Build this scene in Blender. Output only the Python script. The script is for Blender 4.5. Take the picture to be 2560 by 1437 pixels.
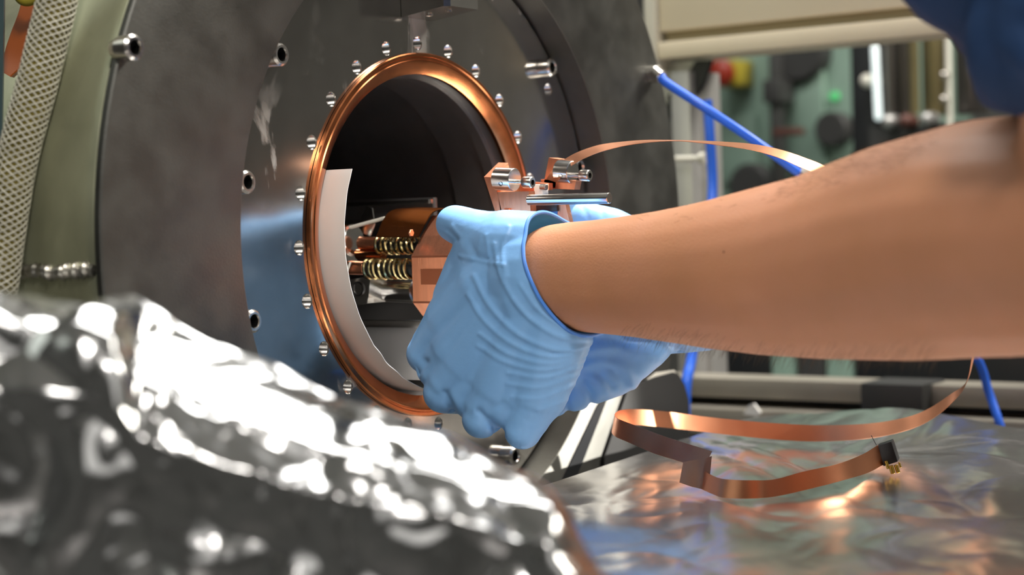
import bpy, bmesh, math, random
import numpy as np
from mathutils import Vector, Matrix, noise as mn
random.seed(4)
for o in list(bpy.data.objects): bpy.data.objects.remove(o)
S = bpy.context.scene; COL = S.collection
Z0 = 1.15                      # height of the port axis above the floor (added to everything at the end)

# ------------------------------------------------------------------ camera
W, H, F = 2560, 1437, 4232.8
CAM = np.array([0.6348, -0.8095, 0.0105])
D = np.array([-0.57773206, 0.81510425, -0.04278693])
R = np.array([0.81622471, 0.57682732, -0.03236467])
U = np.array([0.0016999, 0.05362186, 0.99855987])
cd = bpy.data.cameras.new('camera'); cam = bpy.data.objects.new('camera', cd); COL.objects.link(cam)
cd.sensor_width = 36; cd.lens = F / W * 36; cd.clip_start = 0.02; cd.clip_end = 50
M = Matrix(((R[0], U[0], -D[0], CAM[0]), (R[1], U[1], -D[1], CAM[1]), (R[2], U[2], -D[2], CAM[2]), (0, 0, 0, 1)))
cam.matrix_world = M
cd.dof.use_dof = True; cd.dof.focus_distance = 0.95; cd.dof.aperture_fstop = 6.2
S.camera = cam

# ------------------------------------------------------------------ projection helpers (photo pixel -> point in the place)
def ray(x, y): return D + R * ((x - W / 2) / F) - U * ((y - H / 2) / F)
def P(x, y, dep): return CAM + ray(x, y) * dep
def onx(x, y, X): v = ray(x, y); return CAM + v * ((X - CAM[0]) / v[0])
def ony(x, y, Y): v = ray(x, y); return CAM + v * ((Y - CAM[1]) / v[1])
def onz(x, y, Z): v = ray(x, y); return CAM + v * ((Z - CAM[2]) / v[2])
# ------------------------------------------------------------------ world, lights, exposure
wd = bpy.data.worlds.new('room_air'); S.world = wd; wd.use_nodes = True
wd.node_tree.nodes['Background'].inputs[0].default_value = (0.75, 0.8, 0.85, 1)
wd.node_tree.nodes['Background'].inputs[1].default_value = 0.02
def light(name, kind, loc, target, power, col, size=(0.3, 0.3), spot=None, spread=None, blend=0.4):
    l = bpy.data.lights.new(name, kind); l.energy = power; l.color = col
    if kind == 'AREA':
        l.shape = 'RECTANGLE'; l.size, l.size_y = size
        if spread: l.spread = math.radians(spread)
    else: l.shadow_soft_size = size[0]
    if spot: l.spot_size = math.radians(spot); l.spot_blend = blend
    o = bpy.data.objects.new(name, l); COL.objects.link(o); o.location = loc
    o.rotation_euler = (Vector(target) - Vector(loc)).to_track_quat('-Z', 'Y').to_euler()
    return o
light('ceiling_tube_front', 'AREA', (0.0, 0.45, 1.45), (0.1, 0.2, 0), 44, (1, 0.97, 0.92), (1.5, 0.7))
light('ceiling_tube_rear', 'AREA', (1.3, 1.3, 1.45), (1.2, 1.1, 0), 62, (1, 0.95, 0.84), (1.2, 0.5))
light('added_fill_aisle', 'AREA', (2.0, -1.0, 1.45), (0.9, -0.4, 0), 6, (1, 0.96, 0.9), (2.4, 1.2))  # added unseen fill panel for the front of the arm
light('added_fill_corner', 'AREA', (-1.2, -1.2, 1.45), (-0.3, -0.3, 0), 9, (0.95, 1, 0.9), (2.4, 1.2))  # added unseen panel that brightens the tank shell
light('work_lamp', 'SPOT', (1.0, -1.0, 1.25), (0.02, 0.06, -0.04), 82, (1, 0.95, 0.88), (0.16,), 34, blend=1.0)
light('added_port_spot', 'SPOT', (0.2, 0.42, 1.25), (0.035, -0.012, 0.0), 330, (0.96, 0.98, 1), (0.05,), 9.5, blend=0.7)  # added unseen narrow spot to brighten the glove top and clamps
light('added_beam_spot', 'SPOT', (1.75, 0.86, 0.22), onx(1405, 1085, 0.01), 420, (1, 0.95, 0.87), (0.012,), 4.2)  # added unseen narrow spot that lights only the lower right plate
vs = S.view_settings; vs.view_transform = 'Standard'; vs.look = 'None'; vs.gamma = 1; vs.exposure = 0.0
vs.use_curve_mapping = False

def lerp_tab(tab, x):
    xs = [t[0] for t in tab]
    return [float(np.interp(x, xs, [t[i] for t in tab])) for i in range(1, len(tab[0]))]
def catmull(pts, n):
    pts = np.array(pts, float); out = []
    ext = np.vstack([2 * pts[0] - pts[1], pts, 2 * pts[-1] - pts[-2]])
    for i in range(len(pts) - 1):
        a, b, c, d = ext[i:i + 4]
        for k in range(n):
            t = k / n
            out.append(0.5 * (2 * b + (c - a) * t + (2 * a - 5 * b + 4 * c - d) * t * t + (3 * b - a - 3 * c + d) * t ** 3))
    out.append(pts[-1]); return np.array(out)

# ------------------------------------------------------------------ materials
def mat(name, col, rough=0.5, metal=0.0, var=0.0, scale=30, bump=0.0, bscale=None, col2=None, stretch=None, spec=0.5, sss=0, trans=0, emit=None, coat=0, rvar=0.0, aniso=0):
    m = bpy.data.materials.new(name); m.use_nodes = True; nt = m.node_tree; b = nt.nodes['Principled BSDF']
    b.inputs['Base Color'].default_value = (*col, 1); b.inputs['Roughness'].default_value = rough
    b.inputs['Metallic'].default_value = metal; b.inputs['Specular IOR Level'].default_value = spec
    b.inputs['Coat Weight'].default_value = coat
    if sss:
        b.inputs['Subsurface Weight'].default_value = sss; b.inputs['Subsurface Radius'].default_value = (1, 0.35, 0.2); b.inputs['Subsurface Scale'].default_value = 0.006
    if trans: b.inputs['Transmission Weight'].default_value = trans
    if aniso: b.inputs['Anisotropic'].default_value = aniso
    if emit: b.inputs['Emission Color'].default_value = (*emit[0], 1); b.inputs['Emission Strength'].default_value = emit[1]
    tc = nt.nodes.new('ShaderNodeTexCoord'); mp = nt.nodes.new('ShaderNodeMapping'); nt.links.new(tc.outputs['Object'], mp.inputs[0])
    if stretch: mp.inputs['Scale'].default_value = stretch
    no = nt.nodes.new('ShaderNodeTexNoise'); no.inputs['Scale'].default_value = scale; no.inputs['Detail'].default_value = 6
    nt.links.new(mp.outputs[0], no.inputs['Vector'])
    if var or col2:
        mx = nt.nodes.new('ShaderNodeMix'); mx.data_type = 'RGBA'; rp = nt.nodes.new('ShaderNodeValToRGB')
        rp.color_ramp.elements[0].position = 0.35; rp.color_ramp.elements[1].position = 0.65
        nt.links.new(no.outputs[0], rp.inputs[0]); nt.links.new(rp.outputs[0], mx.inputs[0])
        c2 = col2 or tuple(min(1, c * (1 + var)) for c in col); c1 = col if col2 else tuple(c * (1 - var) for c in col)
        mx.inputs[6].default_value = (*c1, 1); mx.inputs[7].default_value = (*c2, 1)
        nt.links.new(mx.outputs[2], b.inputs['Base Color'])
    if rvar:
        mr = nt.nodes.new('ShaderNodeMapRange'); mr.inputs['To Min'].default_value = rough - rvar; mr.inputs['To Max'].default_value = rough + rvar
        mr.inputs['From Min'].default_value = 0.3; mr.inputs['From Max'].default_value = 0.7
        nt.links.new(no.outputs[0], mr.inputs[0]); nt.links.new(mr.outputs[0], b.inputs['Roughness'])
    if bump:
        n2 = nt.nodes.new('ShaderNodeTexNoise'); n2.inputs['Scale'].default_value = bscale or scale * 4; n2.inputs['Detail'].default_value = 4
        nt.links.new(mp.outputs[0], n2.inputs['Vector'])
        bp = nt.nodes.new('ShaderNodeBump'); bp.inputs['Strength'].default_value = bump; bp.inputs['Distance'].default_value = 0.0006
        nt.links.new(n2.outputs[0], bp.inputs['Height']); nt.links.new(bp.outputs[0], b.inputs['Normal'])
    return m
MT = dict(
    plate=mat('brushed_plate_steel', (0.112, 0.111, 0.103), 0.52, 1, 0.1, 45, 0.22, 900, rvar=0.06),
    tank=mat('tank_steel', (0.42, 0.43, 0.30), 0.38, 0.6, 0.34, 20, 0.3, 300, stretch=(0.8, .5, .5), rvar=0.1),
    steel=mat('polished_steel', (0.62, 0.60, 0.57), 0.2, 1, 0.04, 90),
    bolt=mat('bolt_steel', (0.66, 0.63, 0.59), 0.24, 1, 0.05, 200),
    darksteel=mat('socket_dark_steel', (0.1, 0.1, 0.1), 0.4, 1),
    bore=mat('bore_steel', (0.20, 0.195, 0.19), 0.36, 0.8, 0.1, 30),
    tray=mat('tray_steel', (0.42, 0.41, 0.40), 0.4, 0.8, 0.05, 30),
    copper=mat('gasket_copper', (0.64, 0.225, 0.09), 0.2, 1, 0.09, 60, rvar=0.05),
    copper2=mat('machined_copper', (0.82, 0.34, 0.19), 0.34, 1, 0.06, 80, 0.25, 700, stretch=(4, 1, 0.3)),
    weld=mat('weld_bead_steel', (0.42, 0.40, 0.35), 0.34, 1, 0.3, 150),
    paper=mat('white_liner_paper', (0.82, 0.80, 0.77), 0.7, 0, 0.02, 40),
    brass=mat('brass_wire', (0.62, 0.5, 0.24), 0.25, 1),
    amber=mat('amber_film', (0.05, 0.014, 0.003), 0.12, 0, 0.2, 20, coat=0.6),
    black=mat('black_plastic', (0.012, 0.013, 0.015), 0.35),
    gold=mat('gold_pin', (0.8, 0.55, 0.12), 0.25, 1),
    foil=mat('crumpled_foil', (0.75, 0.76, 0.77), 0.17, 1, 0.03, 40),
    foil2=mat('table_foil', (0.93, 0.90, 0.89), 0.22, 1, 0.02, 40, 0.12, 60, stretch=(1, 0.45, 1)),
    hose=mat('hose_core_plastic', (0.17, 0.135, 0.025), 0.2, 0, 0.35, 40, coat=0.5),
    thread=mat('braid_thread', (0.75, 0.72, 0.6), 0.45, 0, 0.06, 200),
    orange=mat('orange_plastic', (0.45, 0.095, 0.008), 0.35, 0, 0.12, 12),
    yellow=mat('yellow_plastic', (0.36, 0.29, 0.03), 0.4),
    teal=mat('teal_painted_metal', (0.06, 0.10, 0.11), 0.4, 0, 0.05),
    bluetube=mat('blue_air_tube', (0.03, 0.15, 0.80), 0.3, 0, 0.05, 60),
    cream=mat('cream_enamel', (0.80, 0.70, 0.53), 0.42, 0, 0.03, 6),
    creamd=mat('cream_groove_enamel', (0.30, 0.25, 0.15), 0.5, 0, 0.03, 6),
    alu=mat('anodised_aluminium', (0.52, 0.51, 0.50), 0.42, 0.7, 0.04, 30),
    alud=mat('rail_aluminium', (0.36, 0.33, 0.28), 0.45, 0.4, 0.04, 30),
    grey=mat('grey_wall_paint', (0.15, 0.15, 0.145), 0.7, 0, 0.04, 5),
    greywall=mat('dim_wall_paint', (0.10, 0.10, 0.098), 0.8, 0, 0.06, 3),
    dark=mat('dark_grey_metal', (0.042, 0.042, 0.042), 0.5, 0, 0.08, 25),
    green=mat('pale_green_enamel', (0.23, 0.34, 0.28), 0.5, 0, 0.12, 5),
    red=mat('red_plastic', (0.24, 0.018, 0.006), 0.4),
    brown=mat('brown_handle_plastic', (0.11, 0.04, 0.03), 0.5),
    white=mat('white_plastic', (0.78, 0.75, 0.66), 0.45, 0, 0.03, 20),
    floor=mat('grey_lab_floor', (0.22, 0.22, 0.21), 0.5, 0, 0.08, 3),
    ceil=mat('ceiling_paint', (0.6, 0.6, 0.58), 0.8),
    shirt=mat('blue_work_shirt', (0.010, 0.045, 0.14), 0.75, 0, 0.15, 30, 0.5, 900),
    hair=mat('arm_hair', (0.10, 0.06, 0.03), 0.5),
    lampgreen=mat('green_indicator', (0.05, 0.4, 0.12), 0.4, emit=((0.12, 0.75, 0.25), 0.5)),
    lampwhite=mat('white_light_tube', (0.8, 0.85, 0.85), 0.4, emit=((0.8, 0.95, 0.95), 0.75)),
    glasssteel=mat('canister_steel', (0.16, 0.15, 0.14), 0.3, 0.9, 0.2, 12, stretch=(3, 3, 0.4)),
    olive=mat('canister_brass', (0.24, 0.20, 0.10), 0.35, 0.7, 0.2, 12, stretch=(3, 3, 0.4)),
)
def flange_material():
    m = mat('lapped_flange_steel', (0.40, 0.385, 0.36), 0.13, 1, 0.05, 50); nt = m.node_tree; b = nt.nodes['Principled BSDF']
    tc = nt.nodes.new('ShaderNodeTexCoord')
    def N(t, **k):
        n = nt.nodes.new(t)
        for a, v in k.items(): setattr(n, a, v)
        return n
    # dried residue: patches with shapes of their own
    mp = N('ShaderNodeMapping'); mp.inputs['Scale'].default_value = (1, 1.0, 0.55); mp.inputs['Rotation'].default_value = (0.6, 0, 0)
    nt.links.new(tc.outputs['Object'], mp.inputs[0])
    n1 = N('ShaderNodeTexNoise'); n1.inputs['Scale'].default_value = 34; n1.inputs['Detail'].default_value = 7; n1.inputs['Distortion'].default_value = 0.7
    nt.links.new(mp.outputs[0], n1.inputs['Vector'])
    r1 = N('ShaderNodeValToRGB'); r1.color_ramp.elements[0].position = 0.60; r1.color_ramp.elements[1].position = 0.67
    nt.links.new(n1.outputs[0], r1.inputs[0])
    n2 = N('ShaderNodeTexNoise'); n2.inputs['Scale'].default_value = 9; n2.inputs['Detail'].default_value = 3
    nt.links.new(tc.outputs['Object'], n2.inputs['Vector'])
    r2 = N('ShaderNodeValToRGB'); r2.color_ramp.elements[0].position = 0.48; r2.color_ramp.elements[1].position = 0.62
    nt.links.new(n2.outputs[0], r2.inputs[0])
    mu = N('ShaderNodeMath', operation='MULTIPLY'); nt.links.new(r1.outputs[0], mu.inputs[0]); nt.links.new(r2.outputs[0], mu.inputs[1])
    tot = mu.outputs[0]
    # wiped streaks: distance to a segment lying on the face
    sep = N('ShaderNodeSeparateXYZ'); nt.links.new(tc.outputs['Object'], sep.inputs[0])
    for (a, c, w, s) in (((690, 172), (835, 312), 0.0034, 0.8), ((1180, 50), (1150, 155), 0.0026, 0.35), ((905, 5), (930, 60), 0.004, 0.2)):
        A = onx(*a, 0); B = onx(*c, 0); L = math.hypot(B[1] - A[1], B[2] - A[2]); t = ((B[1] - A[1]) / L, (B[2] - A[2]) / L)
        def lin(cy, cz, c0):
            x = N('ShaderNodeMath', operation='MULTIPLY'); nt.links.new(sep.outputs[1], x.inputs[0]); x.inputs[1].default_value = cy
            y = N('ShaderNodeMath', operation='MULTIPLY_ADD'); nt.links.new(sep.outputs[2], y.inputs[0]); y.inputs[1].default_value = cz; y.inputs[2].default_value = c0
            z = N('ShaderNodeMath', operation='ADD'); nt.links.new(x.outputs[0], z.inputs[0]); nt.links.new(y.outputs[0], z.inputs[1]); return z
        along = lin(t[0], t[1], -(t[0] * A[1] + t[1] * A[2])); across = lin(-t[1], t[0], t[1] * A[1] - t[0] * A[2])
        ab = N('ShaderNodeMath', operation='ABSOLUTE'); nt.links.new(across.outputs[0], ab.inputs[0])
        e1 = N('ShaderNodeMapRange', interpolation_type='SMOOTHSTEP'); nt.links.new(ab.outputs[0], e1.inputs[0])
        e1.inputs['From Min'].default_value = w * 0.45; e1.inputs['From Max'].default_value = w * 1.1; e1.inputs['To Min'].default_value = s; e1.inputs['To Max'].default_value = 0
        e2 = N('ShaderNodeMapRange', interpolation_type='SMOOTHSTEP'); nt.links.new(along.outputs[0], e2.inputs[0])
        e2.inputs['From Min'].default_value = 0; e2.inputs['From Max'].default_value = 0.002; e2.inputs['To Min'].default_value = 0; e2.inputs['To Max'].default_value = 1
        e3 = N('ShaderNodeMapRange', interpolation_type='SMOOTHSTEP'); nt.links.new(along.outputs[0], e3.inputs[0])
        e3.inputs['From Min'].default_value = L * 0.8; e3.inputs['From Max'].default_value = L * 1.1; e3.inputs['To Min'].default_value = 1; e3.inputs['To Max'].default_value = 0
        m1 = N('ShaderNodeMath', operation='MULTIPLY'); nt.links.new(e1.outputs[0], m1.inputs[0]); nt.links.new(e2.outputs[0], m1.inputs[1])
        m2 = N('ShaderNodeMath', operation='MULTIPLY'); nt.links.new(m1.outputs[0], m2.inputs[0]); nt.links.new(e3.outputs[0], m2.inputs[1])
        mx = N('ShaderNodeMath', operation='MAXIMUM'); nt.links.new(tot, mx.inputs[0]); nt.links.new(m2.outputs[0], mx.inputs[1]); tot = mx.outputs[0]
    mr = N('ShaderNodeMapRange'); nt.links.new(tot, mr.inputs[0]); mr.inputs['To Min'].default_value = 0.15; mr.inputs['To Max'].default_value = 0.55
    nt.links.new(mr.outputs[0], b.inputs['Roughness'])
    mm = N('ShaderNodeMapRange'); nt.links.new(tot, mm.inputs[0]); mm.inputs['To Min'].default_value = .975; mm.inputs['To Max'].default_value = 0.35
    nt.links.new(mm.outputs[0], b.inputs['Metallic'])
    return m
MT['flange'] = flange_material()
def skin_material():
    m = mat('forearm_skin', (0.54, 0.245, 0.125), 0.48, 0, 0, 22, 0.35, 900, col2=(0.58, 0.265, 0.15), sss=0.12, spec=0.35); return m
MT['skin'] = skin_material()
def glove_material():
    m = mat('blue_nitrile', (0.205, 0.43, 0.78), 0.42, 0, 0.03, 40, 0.12, 500, spec=0.4, sss=0.05)
    m.node_tree.nodes['Principled BSDF'].inputs['Subsurface Radius'].default_value = (0.3, 0.5, 1); return m
MT['glove'] = glove_material()
MT['cuffbead'] = mat('blue_nitrile_bead', (0.07, 0.24, 0.72), 0.4, 0, 0.03, 40)
def ribbon_material():          # copper foil ribbon with a fine woven hatch
    m = mat('ribbon_copper', (0.60, 0.27, 0.15), 0.32, 1, 0.07, 30, rvar=0.04); nt = m.node_tree; b = nt.nodes['Principled BSDF']
    uv = nt.nodes.new('ShaderNodeTexCoord'); mp = nt.nodes.new('ShaderNodeMapping'); mp.inputs['Rotation'].default_value = (0, 0, math.radians(45))
    mp.inputs['Scale'].default_value = (1700, 1700, 1)
    ck = nt.nodes.new('ShaderNodeTexChecker'); ck.inputs['Scale'].default_value = 1.0
    ck.inputs[1].default_value = (1, 1, 1, 1); ck.inputs[2].default_value = (0, 0, 0, 1)
    nt.links.new(uv.outputs['UV'], mp.inputs[0]); nt.links.new(mp.outputs[0], ck.inputs[0])
    bp = nt.nodes.new('ShaderNodeBump'); bp.inputs['Strength'].default_value = 0.25; bp.inputs['Distance'].default_value = 0.0002
    nt.links.new(ck.outputs['Fac'], bp.inputs['Height']); nt.links.new(bp.outputs[0], b.inputs['Normal'])
    return m
MT['ribbon'] = ribbon_material()

# ------------------------------------------------------------------ mesh builder
class MB:
    def __init__(s): s.v = []; s.f = []
    def add(s, vs, fs):
        n = len(s.v); s.v += [tuple(map(float, v)) for v in vs]; s.f += [tuple(i + n for i in f) for f in fs]; return s
    def box(s, lo, hi, bev=0):
        lo = np.array(lo, float); hi = np.array(hi, float); lo, hi = np.minimum(lo, hi), np.maximum(lo, hi)
        b = min(bev, *(0.45 * (hi - lo)))
        if b <= 0:
            v = [(x, y, z) for x in (lo[0], hi[0]) for y in (lo[1], hi[1]) for z in (lo[2], hi[2])]
            return s.add(v, [(0, 1, 3, 2), (4, 6, 7, 5), (0, 4, 5, 1), (2, 3, 7, 6), (0, 2, 6, 4), (1, 5, 7, 3)])
        bm = bmesh.new(); bmesh.ops.create_cube(bm, size=1)
        for q in bm.verts: q.co = Vector([(lo[i] + hi[i]) / 2 + q.co[i] * (hi[i] - lo[i]) for i in range(3)])
        bmesh.ops.bevel(bm, geom=bm.edges[:], offset=b, segments=2, affect='EDGES', profile=0.6)
        bm.verts.index_update()
        s.add([q.co[:] for q in bm.verts], [[q.index for q in f.verts] for f in bm.faces]); bm.free(); return s
    def obox(s, c, ax, ay, az, bev=0):       # oriented box, half-extent vectors
        t = MB().box((-1, -1, -1), (1, 1, 1)) if not bev else MB().box((-1, -1, -1), (1, 1, 1), bev)
        c, ax, ay, az = map(np.array, (c, ax, ay, az))
        return s.add([c + ax * v[0] + ay * v[1] + az * v[2] for v in t.v], t.f)
    def lathe(s, o, axis, prof, seg=48, a0=0, a1=2 * math.pi):     # prof: (t along axis, radius)
        axis = np.array(axis, float) / np.linalg.norm(axis)
        e1 = np.cross(axis, (0, 0, 1)) if abs(axis[2]) < 0.9 else np.cross(axis, (1, 0, 0)); e1 /= np.linalg.norm(e1); e2 = np.cross(axis, e1)
        if abs(axis[0]) > 0.999: e1 = np.array([0., 1, 0]); e2 = np.array([0., 0, 1])
        closed = abs(a1 - a0 - 2 * math.pi) < 1e-6; n = seg if closed else seg + 1; vs = []; fs = []
        for (t, r) in prof:
            for k in range(n):
                a = a0 + (a1 - a0) * k / seg; vs.append(np.array(o) + axis * t + (e1 * math.cos(a) + e2 * math.sin(a)) * r)
        for i in range(len(prof) - 1):
            for k in range(seg):
                k2 = (k + 1) % n; fs.append((i * n + k, i * n + k2, (i + 1) * n + k2, (i + 1) * n + k))
        return s.add(vs, fs)
    def cyl(s, a, b, r, r2=None, seg=24, bev=0.12):
        a = np.array(a, float); b = np.array(b, float); L = np.linalg.norm(b - a); r2 = r if r2 is None else r2; e = min(r, r2) * bev
        return s.lathe(a, b - a, [(0, 0.0001 * r), (0, r - e), (e, r), (L - e, r2), (L, r2 - e), (L, 0.0001 * r)], seg)
    def tube(s, pts, r, seg=10, cap=True):
        pts = np.array(pts, float); n = len(pts); rs = r if hasattr(r, '__len__') else [r] * n
        T = np.gradient(pts, axis=0); T /= np.linalg.norm(T, axis=1)[:, None] + 1e-12
        up = np.array([0., 0, 1]) if abs(T[0][2]) < 0.9 else np.array([1., 0, 0]); e1 = np.cross(T[0], up); vs = []; fs = []
        for i in range(n):
            e1 = e1 - T[i] * (e1 @ T[i]); e1 /= np.linalg.norm(e1) + 1e-12; e2 = np.cross(T[i], e1)
            for k in range(seg):
                a = 2 * math.pi * k / seg; vs.append(pts[i] + (e1 * math.cos(a) + e2 * math.sin(a)) * rs[i])
        for i in range(n - 1):
            for k in range(seg): fs.append((i * seg + k, i * seg + (k + 1) % seg, (i + 1) * seg + (k + 1) % seg, (i + 1) * seg + k))
        if cap: fs.append(tuple(range(seg))[::-1]); fs.append(tuple((n - 1) * seg + k for k in range(seg)))
        return s.add(vs, fs)
    def prism(s, poly, ext):                  # polygon of 3D points pushed along ext
        poly = [np.array(p, float) for p in poly]; n = len(poly); ext = np.array(ext, float)
        return s.add(poly + [p + ext for p in poly], [tuple(range(n))[::-1], tuple(range(n, 2 * n))] + [(i, (i + 1) % n, (i + 1) % n + n, i + n) for i in range(n)])
    def capsule(s, a, ra, b, rb, seg=20, rings=6):
        a = np.array(a, float); b = np.array(b, float); L = np.linalg.norm(b - a) + 1e-9
        pr = [(-ra * math.cos(t), max(ra * math.sin(t), 1e-6)) for t in np.linspace(0, math.pi / 2, rings)]
        pr += [(L + rb * math.sin(t), max(rb * math.cos(t), 1e-6)) for t in np.linspace(0, math.pi / 2, rings)]
        return s.lathe(a, b - a if L > 1e-6 else (1, 0, 0), pr, seg)
    def mesh(s, name, m, smooth=True, off=(0, 0, 0)):
        me = bpy.data.meshes.new(name); off = np.array(off)
        me.from_pydata([tuple(np.array(v) - off) for v in s.v], [], s.f); me.validate()
        bm = bmesh.new(); bm.from_mesh(me); bmesh.ops.remove_doubles(bm, verts=bm.verts[:], dist=1e-6); bmesh.ops.recalc_face_normals(bm, faces=bm.faces[:]); bm.to_mesh(me); bm.free()
        if m: me.materials.append(m)
        if smooth:
            for p in me.polygons: p.use_smooth = True
            try: me.set_sharp_from_angle(angle=math.radians(38))
            except Exception: pass
        return me
def wloc(o):
    l = np.array(o.location) if o else np.zeros(3)
    while o is not None and o.parent is not None: o = o.parent; l = l + np.array(o.location)
    return l
def tag(o, label=None, cat=None, group=None, kind=None):
    if label: o['label'] = label
    if cat: o['category'] = cat
    if group: o['group'] = group
    if kind: o['kind'] = kind
    return o
def thing(name, loc, label, cat, group=None):
    o = bpy.data.objects.new(name, None); COL.objects.link(o); o.location = tuple(map(float, loc)); o.empty_display_size = 0.02
    return tag(o, label, cat, group)
def obj(name, mb, m, parent=None, label=None, cat=None, group=None, kind=None, smooth=True):
    if parent is not None: off = wloc(parent)
    else:
        a = np.array(mb.v); off = np.array([(a[:, 0].min() + a[:, 0].max()) / 2, (a[:, 1].min() + a[:, 1].max()) / 2, a[:, 2].min()])
    o = bpy.data.objects.new(name, mb.mesh(name, m, smooth, off)); COL.objects.link(o)
    if parent is not None: o.parent = parent
    else: o.location = off
    return tag(o, label, cat, group, kind)
def put(name, me, parent, loc):              # shared mesh (made around the origin) placed as a part
    o = bpy.data.objects.new(name, me); COL.objects.link(o); o.parent = parent; o.location = tuple(np.array(loc, float) - wloc(parent)); return o
def frommesh(name, me, m, parent):
    me.materials.clear(); me.materials.append(m)
    for p in me.polygons: p.use_smooth = True
    o = bpy.data.objects.new(name, me); COL.objects.link(o); o.parent = parent
    off = Vector(wloc(parent)); me.transform(Matrix.Translation(-off)); return o
def blob(mb, voxel, smooth, it):             # one continuous skin round overlapping volumes
    me = mb.mesh('blob', None, False); o = bpy.data.objects.new('blob', me); COL.objects.link(o)
    r = o.modifiers.new('r', 'REMESH'); r.mode = 'VOXEL'; r.voxel_size = voxel
    q = o.modifiers.new('s', 'SMOOTH'); q.factor = smooth; q.iterations = it
    dg = bpy.context.evaluated_depsgraph_get(); dg.update()
    out = bpy.data.meshes.new_from_object(o.evaluated_get(dg)); bpy.data.objects.remove(o); bpy.data.meshes.remove(me); return out

# ================================================================== the room
def struct(name, lo, hi, m): return obj(name, MB().box(lo, hi), m, kind='structure')
X0, X1, Y0, Y1, ZF, ZC = -2.2, 2.6, -2.4, 2.7, -Z0, 1.6
struct('floor', (X0 - .1, Y0 - .1, ZF - .1), (X1 + .1, Y1 + .1, ZF), MT['floor'])
struct('ceiling', (X0 - .1, Y0 - .1, ZC), (X1 + .1, Y1 + .1, ZC + .1), MT['ceil'])
struct('wall_left', (X0 - .1, Y0, ZF), (X0, Y1, ZC), MT['greywall'])
struct('wall_right', (X1, Y0, ZF), (X1 + .1, Y1, ZC), MT['grey'])
struct('wall_front', (X0, Y0 - .1, ZF), (X1, Y0, ZC), MT['greywall'])
struct('wall_back', (X0, Y1, ZF), (X1, Y1 + .1, ZC), MT['grey'])

# ================================================================== vacuum chamber
ch = thing('vacuum_chamber', (-0.3, 0, ZF), 'large round stainless steel vacuum chamber with a bolted port that the gloved hands reach into', 'vacuum chamber')
RPO, RPI, XP, RF = 0.2734, 0.180, 0.0197, 0.1781
# thick outer mounting plate (annulus)
obj('mounting_plate', MB().lathe((0, 0, 0), (1, 0, 0), [(-0.012, RPI), (XP - .0006, RPI), (XP, RPI + .0008), (XP, RPO - .001), (XP - .0008, RPO), (XP - .0040, RPO), (XP - .0045, RPO - .004)], 180), MT['plate'], ch)
obj('plate_rim', MB().lathe((0, 0, 0), (1, 0, 0), [(XP - .0045, RPO - .004), (XP - .0075, RPO - .0045), (XP - .0075, RPO - .02)], 180), MT['darksteel'], ch)
obj('tank_shell', MB().lathe((0, 0, 0), (1, 0, 0), [(XP - .0075, RPO - .0045), (XP - .0085, RPO - .0028), (XP - .013, RPO - .0024), (XP - .0145, RPO - .003), (-.046, RPO - .003), (-.048, RPO - .006), (-.048, .2), (-.55, .2), (-.55, .0001)], 180), MT['tank'], ch)
# weld bead running back along the shell
wp = onx(150, 677, -0.06); az = math.atan2(wp[2], wp[1])
for q in range(6):
    g = onx(255, 672, 0.0); az = math.atan2(g[2], g[1])
wb = MB()
for k in range(17):
    x = XP - .010 - k * 0.0034; a = az + random.uniform(-.003, .003); rr = RPO - .0035
    wb.lathe((x - .0026 + random.uniform(-.0006, .0006), rr * math.cos(a), rr * math.sin(a)), (1, 0, 0.1 * random.uniform(-1, 1)), [(0, .0006), (.0012, .0028), (.0030, .0041 + random.uniform(-.0006, .0006)), (.0046, .003), (.0052, .0006)], 14)
obj('weld_seam', wb, MT['weld'], ch, kind='stuff')
# port flange: flat face with real bored holes
holes = [math.radians(91.9 + 15 * k) for k in range(24)]
HR, HRAD = 0.1155, 0.0043
extra = [onx(1370, 224, 0)[1:]]
bm = bmesh.new()
def circle(cy, cz, r, n):
    vs = [bm.verts.new((0, cy + r * math.cos(2 * math.pi * k / n), cz + r * math.sin(2 * math.pi * k / n))) for k in range(n)]
    return [bm.edges.new((vs[k], vs[(k + 1) % n])) for k in range(n)]
ed = circle(0, 0, RF, 180) + circle(0, 0, 0.106, 144)
for a in holes: ed += circle(HR * math.cos(a), HR * math.sin(a), HRAD, 24)
for e in extra: ed += circle(e[0], e[1], HRAD, 24)
bmesh.ops.triangle_fill(bm, use_beauty=True, use_dissolve=False, edges=ed, normal=(1, 0, 0))
bm.verts.index_update(); fl = MB().add([v.co[:] for v in bm.verts], [[v.index for v in f.verts] for f in bm.faces]); bm.free()
fl.lathe((0, 0, 0), (1, 0, 0), [(0, RF), (-.0015, RF + .0004), (-.03, RF + .0004)], 180)
fo = obj('port_flange', fl, MT['flange'], ch)
hp = [(0, HRAD), (-.0008, HRAD - .0002)]
for k in range(14): hp += [(-.001 - k * .001, HRAD - .0001), (-.0015 - k * .001, HRAD - .0006)]
hp += [(-.0165, HRAD - .0006), (-.0165, .0001)]
hm = MB().lathe((0, 0, 0), (1, 0, 0), hp, 24).mesh('threaded_hole', MT['steel'])
for a in holes: put('threaded_hole', hm, ch, (0, HR * math.cos(a), HR * math.sin(a)))
for e in extra: put('threaded_hole', hm, ch, (0, e[0], e[1]))
# bore behind the gasket, with stepped rim
obj('bore_tube', MB().lathe((0, 0, 0), (1, 0, 0), [(0, .106), (-.0045, .106), (-.0045, .0985), (-.012, .0985), (-.012, .0955), (-.02, .0955), (-.021, .0975), (-.05, .0975), (-.05, .103), (-.44, .103), (-.44, .0001)], 144), MT['bore'], ch)
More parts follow.
